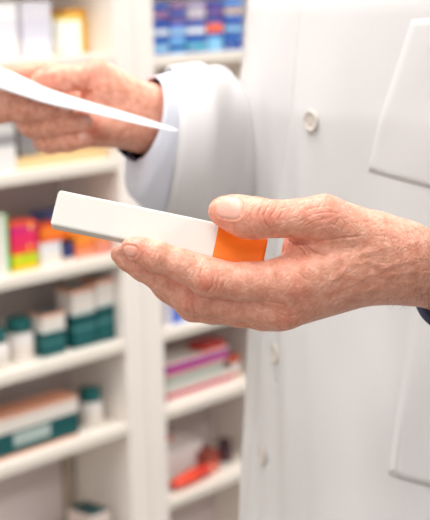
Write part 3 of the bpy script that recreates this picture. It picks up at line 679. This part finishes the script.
# ------------------------------------------------------------------ the lab coat
#        z,   lateral, front/back, forward shift
CT = [(.55, .235, .172, .0), (.75, .222, .162, .0), (.95, .202, .152, .0), (1.10, .196, .148, .0), (1.25, .198, .148, .0), (1.34, .206, .142, -.004), (1.40, .196, .122, -.014), (1.44, .165, .098, -.022), (1.47, .115, .078, -.026), (1.495, .078, .066, -.024), (1.515, .07, .062, -.02)]
CTA = np.array(CT)
def coat_pt(phi, z, off=0.0):
    """phi = 0 straight ahead of the person, positive towards his left"""
    a, b, s = (np.interp(z, CTA[:, 0], CTA[:, i]) for i in (1, 2, 3))
    # soft cloth folds, running down the body
    w = np.clip((1.36 - z) / .2, 0, 1)
    f = .0028 * math.sin(phi * 7 + 1.3 * math.sin(z * 7) + .6) + .0022 * math.sin(phi * 13 - z * 9) + .0016 * math.sin(phi * 23 + z * 14 + 2 * math.sin(phi * 3))
    f += .007 * math.exp(-((phi - (.62 + (1.1 - z) * 1.6)) / .13) ** 2) * math.exp(-((z - 1.03) / .1) ** 2)
    f += .0055 * math.exp(-((phi - (.30 + (1.1 - z) * 1.1)) / .08) ** 2) * math.exp(-((z - 1.0) / .09) ** 2)
    e = 1 + (f * w + off) / max(a, b)
    sn, cs = math.sin(phi), math.cos(phi)
    k = 1 / (abs(sn) ** 2.3 + abs(cs) ** 2.3) ** (1 / 2.3)
    return B(a * e * sn * k, s + b * e * cs * k, z)
def coat_solve(px, py, off=0.0):
    """the (phi, z) of the coat's near side that shows at this spot of the photo"""
    best = None; phi, z, sp, sz = .5, 1.1, 1.2, .35
    for it in range(7):
        for i in range(-8, 9):
            for j in range(-8, 9):
                p_, z_ = phi0 + sp * i / 8 if it else .5 + 1.4 * i / 8, (z0 + sz * j / 8 if it else 1.12 + .32 * j / 8)
                x, y, d = project(coat_pt(p_, z_, off)); e = (x - px) ** 2 + (y - py) ** 2 + (200 if d > 1.15 else 0)
                if best is None or e < best[0]: best = (e, p_, z_)
        _, phi0, z0 = best; sp *= .35 if it else .2; sz *= .35 if it else .3
    return best[1], best[2]
coat_bm = bmesh.new()
btn = [coat_solve(311, 121, .0034), coat_solve(275, 354, .0034), coat_solve(262, 455, .0034)]
print('buttons', btn)
zs_b = [b[1] for b in btn][::-1]; ph_b = [b[0] for b in btn][::-1]
def phi_btn(z):
    if z < zs_b[0]: return ph_b[0]
    if z > zs_b[-1]: return ph_b[-1] + (z - zs_b[-1]) * .2
    return float(np.interp(z, zs_b, ph_b))
edge_w = .026
def phi_edge(z): return phi_btn(z) - edge_w / .16
zs = np.concatenate([np.linspace(.55, 1.40, 120), np.linspace(1.408, 1.515, 16)])
rings = []
NPH = 220
for z in zs:
    p0 = phi_edge(z)
    ring = [coat_pt(p0 + 2 * math.pi * i / NPH, z, .0015 if i < 6 else 0.0015 * math.exp(-(i - 6) / 10)) for i in range(NPH)]
    ring.append(coat_pt(p0 + 2 * math.pi + .0, z, -.0008)); ring.append(coat_pt(p0 + 2 * math.pi + .25, z, -.0012))
    rings.append(ring)
loft_bm(coat_bm, rings, closed=False)
coat = wobj('lab_coat', coat_bm, M['cloth'], person)
sm = coat.modifiers.new('thickness', 'SOLIDIFY'); sm.thickness = .0012; sm.offset = -1
# stitched line along the front edge, pockets, buttons
def on_coat(phi, z, off=.001): return coat_pt(phi, z, off)
bm = bmesh.new()
tube_bm(bm, [on_coat(phi_btn(z) + edge_w / .16, z, .0002) for z in np.linspace(.7, 1.36, 90)], .00035, 6)
wobj('placket_seam', bm, M['thread'], coat)
def button_bm():
    bm = bmesh.new()
    lathe_bm(bm, [(.0002, .0004), (.0045, .0006), (.0062, .0009), (.0068, .0016), (.0080, .0018), (.0088, .0012), (.0090, .0006), (.0086, -.0006), (.004, -.001)], 32, cap=True)
    return bm
def frame_at(phi, z, off):
    p = on_coat(phi, z, off); e = 1e-3
    du = on_coat(phi + e, z, off) - on_coat(phi - e, z, off); dv = on_coat(phi, z + e, off) - on_coat(phi, z - e, off)
    n = np.cross(du, dv); n /= np.linalg.norm(n)
    if n @ (p - TC - np.array([0, 0, z])) < 0: n = -n
    return p, n
zb_list = [btn[0][1] + .112, btn[0][1], (btn[0][1] + btn[1][1]) / 2, btn[1][1], btn[2][1], btn[2][1] - .087]
bme = None
for z in zb_list:
    p, n = frame_at(phi_btn(z), z, .0034)
    bm = button_bm()
    for k in range(4):
        a = math.pi / 4 + k * math.pi / 2
        lathe_bm(bm, [(.0009, .00065), (.0008, .0012), (.0001, .0013)], 8, (.0022 * math.cos(a), .0022 * math.sin(a), 0))
    rot = Vector(n).to_track_quat('Z', 'Y').to_matrix().to_4x4(); rot.translation = Vector(p)
    bm.transform(rot); wobj('button', bm, M['button'], coat)
def pocket(corners, name, off=.0003, nx=18, ny=22, rnd=.1):
    """patch pocket: corners given as (phi, z): top-left, top-right, bottom-right, bottom-left"""
    tl, tr, br_, bl_ = [np.array(c) for c in corners]; bm = bmesh.new(); rows = []; edge = []
    for j in range(ny + 1):
        v = j / ny; row = []
        for i in range(nx + 1):
            u = i / nx; q = (tl * (1 - u) + tr * u) * (1 - v) + (bl_ * (1 - u) + br_ * u) * v
            lift = off + .0006 * math.sin(math.pi * u) * (1 - v) + .0012 * math.sin(u * 9 + v * 5)* math.sin(math.pi*u)*math.sin(math.pi*v)
            row.append(on_coat(q[0], q[1], lift))
        rows.append(row)
    loft_bm(bm, rows, closed=False)
    o = wobj(name, bm, M['cloth'], coat); s = o.modifiers.new('thickness', 'SOLIDIFY'); s.thickness = .0006; s.offset = 0
    bm = bmesh.new()
    ins = .03
    def q(u, v): c = (tl * (1 - u) + tr * u) * (1 - v) + (bl_ * (1 - u) + br_ * u) * v; return on_coat(c[0], c[1], off + .0002+ .0006 * math.sin(math.pi * u) * (1 - v))
    path = [q(ins, v) for v in np.linspace(0, 1 - ins, 20)] + [q(u, 1 - ins) for u in np.linspace(ins, 1 - ins, 20)] + [q(1 - ins, v) for v in np.linspace(1 - ins, 0, 20)]
    tube_bm(bm, path, .0003, 5); wobj('pocket_stitching', bm, M['thread'], coat)
    return o
cb = coat_solve(369, 171); ct = coat_solve(412, 20)
pocket([(ct[0], ct[1]), (ct[0] + .62, ct[1] + .008), (cb[0] + .62, cb[1] - .02), (cb[0], cb[1])], 'chest_pocket')
hb = coat_solve(389, 474); ht = coat_solve(414, 318)
print('pocket', cb, ct, hb, ht)
pocket([(ht[0], ht[1] + .02), (ht[0] + .85, ht[1] + .02), (hb[0] + .85, hb[1] - .025), (hb[0], hb[1])], 'hip_pocket')
# collar with lapels
bm = bmesh.new(); rr_ = []
for h, o_ in ((0, .004), (.03, .006), (.0, .016)):
    rr_.append([coat_pt(.5 + (2 * math.pi - 1.0) * i / 60, 1.50 + (h if h else (0 if o_ < .01 else -.025)), o_) for i in range(61)])
loft_bm(bm, rr_, closed=False); co_ = wobj('collar', bm, M['cloth'], coat); s = co_.modifiers.new('t', 'SOLIDIFY'); s.thickness = .002

# sleeves
def frame(t, up):
    t = t / np.linalg.norm(t); a = up - t * (up @ t); a /= np.linalg.norm(a); return a, np.cross(t, a)
def sleeve(name, rings_def, m, parent, folds=.002, thick=.0014, n=56, ph=0.0):
    """rings_def: list of (centre, axis1 vector, axis2 vector)"""
    K = []
    cs = [r[0] for r in rings_def]; seg = np.cumsum([0] + [np.linalg.norm(b - a) for a, b in zip(cs, cs[1:])])
    tot = seg[-1]; ns = max(12, int(tot / .007))
    rings = []
    for i in range(ns + 1):
        s = tot * i / ns
        c, a, b = (np.array([np.interp(s, seg, [r[j][k] for r in rings_def]) for k in range(3)]) for j in range(3))
        w = min(1, s / .03)
        rings.append([c + (a * math.cos(t) + b * math.sin(t)) * (1 + w * folds / np.linalg.norm(a) * (math.sin(3 * t + s * 60 + ph) + .8 * math.sin(s * 95 + 2 * math.sin(t + ph) + t) + .5 * math.sin(5 * t - s * 120))) for t in np.linspace(0, 2 * math.pi, n, endpoint=False)])
    bm = bmesh.new(); loft_bm(bm, rings, True)
    o = wobj(name, bm, m, parent); s = o.modifiers.new('thickness', 'SOLIDIFY'); s.thickness = thick; s.offset = 0
    return o
upW = np.array([0, 0, 1.0])
# right sleeve: the hem ring opens towards the camera-left
def px_vec(dx, dy, dz, d): return RW @ np.array([dx / F * d, dy / F * d, dz])
a1, a2 = frame(fr, upW)
if a2 @ (RW @ np.array([-1.0, 0, .3])) < 0: a2 = -a2
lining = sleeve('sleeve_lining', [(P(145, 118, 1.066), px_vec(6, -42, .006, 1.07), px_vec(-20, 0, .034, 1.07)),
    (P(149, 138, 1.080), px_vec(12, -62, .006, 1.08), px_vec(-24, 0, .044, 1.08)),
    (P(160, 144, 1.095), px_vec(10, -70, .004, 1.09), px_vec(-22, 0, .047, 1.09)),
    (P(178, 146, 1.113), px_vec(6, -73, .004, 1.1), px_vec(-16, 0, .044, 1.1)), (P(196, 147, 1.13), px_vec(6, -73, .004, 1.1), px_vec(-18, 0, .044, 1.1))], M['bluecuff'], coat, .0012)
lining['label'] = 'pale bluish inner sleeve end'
sleeveR = sleeve('sleeve', [(P(165, 142, 1.10), px_vec(3, -76, .004, 1.1), px_vec(-13, 0, .055, 1.1)),
    (P(172, 144, 1.107), px_vec(4, -79, .004, 1.1), px_vec(-18, 0, .060, 1.1)),
    (P(188, 146, 1.122), px_vec(5, -82, .004, 1.11), px_vec(-27, 0, .062, 1.11)),
    (P(214, 150, 1.19), px_vec(4, -86, .004, 1.16), px_vec(-30, 0, .056, 1.16)),
    (ER - upW * .012, a1 * .068, a2 * .062), (ER * .5 + SHR * .5, a1 * .03 + fr * .056, a2 * .066), (SHR + upW * .01, fr * .07 + a1 * .01, a2 * .078)], M['cloth'], coat, .0009)
l1, l2 = frame(fd, upW)
hcL = WL + fd * .088 - upW * .016
sleeveL = sleeve('sleeve', [(hcL, l1 * .05, l2 * .047), (WL + fd * .15 - upW * .014, l1 * .055, l2 * .052), (EL - upW * .012, l1 * .064, l2 * .06), (EL * .5 + SHL * .5, l1 * .03 + fd * .056, l2 * .066), (SHL + upW * .01, fd * .07 + l1 * .01, l2 * .078)], M['cloth'], coat, .002, ph=1.0)
# navy shirt: cuffs at both wrists
shirt = sleeve('shirt', [(WL + fd * .042 - upW * .0035, l1 * .0275, l2 * .0305), (WL + fd * .08 - upW * .004, l1 * .032, l2 * .034), (WL + fd * .13 - upW * .005, l1 * .043, l2 * .043)], M['navy'], person, .0008, .0014)
shirt['label'] = 'navy shirt sleeve showing under the near wrist'
sleeve('cuff', [(WR - fr * .006 - upW * .0105, a1 * .0285, a2 * .031), (WR + fr * .03 - upW * .006, a1 * .031, a2 * .033), (WR + fr * .08 - upW * .004, a1 * .036, a2 * .036)], M['navy'], shirt, .0008, .0014)
# fine hairs on the near wrist
bm = bmesh.new()
cand = np.where((pxL[:, 0] > 372) & (pxL[:, 0] < 440) & (front > .15))[0]
for i in rng.choice(cand, 380):
    if rng.random() > (pxL[i, 0] - 378) / 60: continue
    n_ = NL[i]; t = -upW * rng.uniform(.2, 1) + fd * rng.normal(-.2, .5) + n_ * .35; t -= n_ * (t @ n_) * .7; t /= np.linalg.norm(t)
    ln = rng.uniform(.002, .0055); p = vL[i]; tube_bm(bm, [p, p + t * ln * .5 + n_ * ln * .08, p + t * ln + n_ * ln * .04], [.000055, .00005, .00002], 3)
ho = wobj('wrist_hair', bm, mat('dark_hair', (104, 74, 58), .5), person); ho['kind'] = 'stuff'
# trousers and shoes
for sgn in (-1, 1):
    bm = bmesh.new(); rr_ = []
    for l, f, z, r in ((.085, 0, .95, .098), (.088, .01, .75, .09), (.09, .018, .5, .076), (.09, 0, .25, .066), (.09, -.008, .075, .064)):
        rr_.append([B(sgn * l + r * math.cos(t) * (1 if z < .9 else .85), f + r * 1.1 * math.sin(t), z) for t in np.linspace(0, 2 * math.pi, 32, endpoint=False)])
    loft_bm(bm, rr_); wobj('trouser_leg', bm, M['trouser'], person)
    bm = bmesh.new(); rr_ = []
    for f, w, h in ((-.085, .02, .04), (-.07, .036, .075), (-.02, .042, .088), (.04, .046, .078), (.10, .05, .06), (.16, .044, .048), (.19, .02, .035)):
        rr_.append([B(sgn * .092 + w * math.cos(t), f, max(.0, h / 2 + h / 2 * math.sin(t)) if True else 0) for t in np.linspace(0, 2 * math.pi, 24, endpoint=False)])
    loft_bm(bm, rr_, True, True, True); wobj('shoe', bm, M['shoe'], person)
# short hair
def haird(X):
    h = cap_d(X, B(0, -.012, 1.642), B(0, -.004, 1.668), .093, .091, Ld, .88)
    cutp = (X - B(0, .052, 1.66)) @ (Fd * .8 + np.array([0, 0, -.6])).astype(np.float32)
    return np.maximum(h, cutp)
vH, qH = surface_nets(haird, B(0, 0, 1.5) - .16, B(0, 0, 1.7) + .16, .006)
wobj('hair', to_bm(vH, qH), M['hair'], person)

# ------------------------------------------------------------------ the medicine box in the hand
axb = P(214.3, 258.2, .705) - P(51, 224.5, .705); axb /= np.linalg.norm(axb)
upb = cdir(.19, -.93, .26); upb = upb - axb * (upb @ axb); upb /= np.linalg.norm(upb)
nb = np.cross(axb, upb); nb = nb if nb @ (CAM - P(150, 230, .7)) > 0 else -nb
BL0 = P(51, 224.5, .705); LB, HB, DB = .1165, .0203, .0092
xs_o = .0892
mb = Matrix.Identity(4)
for i in range(3): mb[i][0] = axb[i]; mb[i][1] = -nb[i]; mb[i][2] = upb[i]; mb[i][3] = BL0[i]
bm = bmesh.new()
# local: x along, y away from the viewer (depth), z up the broad face; slightly dented under the thumb
xs = [0, .0009] + list(np.linspace(.006, xs_o - .0005, 20)) + [xs_o] + list(np.linspace(xs_o + .002, LB - .0009, 10)) + [LB]
prof = [(.0009, 0), (DB - .0009, 0), (DB, .0009), (DB, HB - .0009), (DB - .0009, HB), (.0009, HB), (.0003, HB - .0003), (0, HB - .0012), (0, HB * .66), (0, HB * .33), (0, .0012), (.0003, .0003)]
rr_ = []
for x in xs:
    ins = .0007 if x in (0, LB) else 0
    tp = 0 if x < xs_o else (x - xs_o) / (LB - xs_o)
    dent = .0022 * math.exp(-((x - .103) / .014) ** 2)
    rr_.append([(x, min(max(y + dent * (1 if y < .001 else 0) * (z / HB), ins), DB - ins), min(max(z * (1 - .14 * tp), ins), HB - ins)) for y, z in prof])
loft_bm(bm, rr_, True, True, True)
bm.faces.ensure_lookup_table()
for f in bm.faces:
    if f.calc_center_median().x > xs_o: f.material_index = 1
bmesh.ops.recalc_face_normals(bm, faces=bm.faces[:])
mbox = empty('medicine_box', Vector(BL0), 0, label='slim white medicine box with an orange end resting on the near fingers', cat='medicine box')
mbox.matrix_world = mb; bpy.context.view_layer.update()
obj('carton', bm, [M['white_card'], M['orange_card']], mbox, False)
bm = bmesh.new(); box_bm(bm, -.0006, -.0001, .0012, DB - .0012, .0012, HB - .0012, .0002); obj('end_flap', bm, M['white_card'], mbox, False)
bm = bmesh.new(); box_bm(bm, LB + .0001, LB + .0006, .0012, DB - .0012, .0012, HB * .84, .0002); obj('end_flap', bm, M['orange_card'], mbox, False)['label'] = 'orange end flap'

# ------------------------------------------------------------------ the sheet of paper in the far hand
nearE = [(-70, 62), (-30, 77.5), (0, 89), (23, 96), (46.5, 104), (93, 113.5), (140, 125), (178, 132)]
crest = [(-70, 34), (-30, 53), (0, 68), (23, 77), (46.5, 89), (93, 103.5), (140, 117), (177.5, 130)]
bm = bmesh.new(); rows = []
N_ = 60
def ip(tab, u): xs_ = [p[0] for p in tab]; return np.interp(u, np.linspace(0, 1, len(tab)), xs_), np.interp(u, np.linspace(0, 1, len(tab)), [p[1] for p in tab])
def smooth(tab, u):
    s = 0; acc = np.zeros(2)
    for k in (-.06, -.03, 0, .03, .06):
        kk = k * min(1, u / .07, (1 - u) / .07); acc += np.array(ip(tab, u + kk)); s += 1
    return acc / s
for i in range(N_ + 1):
    u = i / N_; a = smooth(nearE, u); b = smooth(crest, u); w = min(1, (1 - u) * 2.2)
    pa, pb = P(*a, .985), P(*b, .985 + .012 * w + .004); 
    row = [pa * (1 - v) + pb * v + np.array([0, 0, .0012 * math.sin(math.pi * v) * w]) for v in np.linspace(0, 1, 6)]
    dn = RW @ np.array([.0, .0045, .018])
    row += [pb + dn * w * v * 1.2 + np.array([0, 0, -.001 * v * v]) for v in np.linspace(.15, 1, 5)]
    rows.append(row)
loft_bm(bm, rows, closed=False)
bmesh.ops.recalc_face_normals(bm, faces=bm.faces[:])
sheet = obj('paper_sheet', bm, M['paper'], None, True)
s = sheet.modifiers.new('thickness', 'SOLIDIFY'); s.thickness = .0006; s.offset = 0
tag(sheet, 'white sheet of paper held between thumb and fingers of the far hand', 'paper')

# ------------------------------------------------------------------ lights
em, nt, b = new_mat('light_diffuser'); b.inputs['Emission Color'].default_value = (1, .98, .95, 1); b.inputs['Emission Strength'].default_value = 4; b.inputs['Base Color'].default_value = (.9, .9, .9, 1)
def ceiling_light(s, t, label, power, col=(1, .988, .972)):
    root = empty('ceiling_light', L(s, t, RH), ANG, label=label, cat='lamp', group='square ceiling light panels')
    bm = bmesh.new()
    for x0, x1, y0, y1 in ((-.6, .6, -.3, -.28), (-.6, .6, .28, .3), (-.6, -.58, -.28, .28), (.58, .6, -.28, .28)): box_bm(bm, x0, x1, y0, y1, -.03, -.001)
    obj('frame', bm, M['ceil'], root, False)
    bm = bmesh.new(); box_bm(bm, -.579, .579, -.279, .279, -.022, -.002); obj('diffuser', bm, em, root, False)
    ld = bpy.data.lights.new('panel_light', 'AREA'); ld.shape = 'RECTANGLE'; ld.size = 1.15; ld.size_y = .55; ld.energy = power; ld.color = col
    lo = bpy.data.objects.new('panel_light', ld); lo.location = L(s, t, RH - .035); lo.rotation_euler = (0, 0, ANG); C.objects.link(lo)
for s, t, p, lab in [(-1.6, -1.3, 24, 'ceiling light panel above the person and the near hand'), (.9, -.65, 44, 'ceiling light panel above the narrow shelving unit'), (-.85, -.6, 42, 'added ceiling light panel brightening the wide shelving unit'), (-2.4, -2.7, 20, 'ceiling light panel nearest the added window'),  # panel over the wide unit is an extra lamp added to brighten its shelves
                     (.3, -3.0, 60, 'ceiling light panel in the middle of the room'), (2.0, -3.0, 45, 'ceiling light panel near the right wall')]:
    ceiling_light(s, t, lab, p)
wl = bpy.data.lights.new('added_window_fill', 'AREA'); wl.shape = 'RECTANGLE'; wl.size = WT1 - WT0; wl.size_y = WZ1 - WZ0; wl.energy = 32; wl.color = (.97, .985, 1)  # added soft light behind the made-up window, fills coat and hands
wo = bpy.data.objects.new('added_window_fill', wl); C.objects.link(wo)
wo.matrix_world = Matrix.Translation(L(RS0 - .12, (WT0 + WT1) / 2, (WZ0 + WZ1) / 2)) @ Matrix((( -nW[0], 0, -uW[0], 0), (-nW[1], 0, -uW[1], 0), (0, 1, 0, 0), (0, 0, 0, 1)))
wd = bpy.data.worlds.new('world'); sc.world = wd; wd.use_nodes = True
bg = wd.node_tree.nodes['Background']; bg.inputs['Color'].default_value = (.95, .98, 1.0, 1); bg.inputs['Strength'].default_value = 0.36
sc.view_settings.view_transform = 'Standard'; sc.view_settings.look = 'None'; sc.view_settings.exposure = -0.80; sc.view_settings.gamma = 1.0; sc.view_settings.use_curve_mapping = False
sc.cycles.use_denoising = True
sc.cycles.max_bounces = 8; sc.cycles.diffuse_bounces = 5
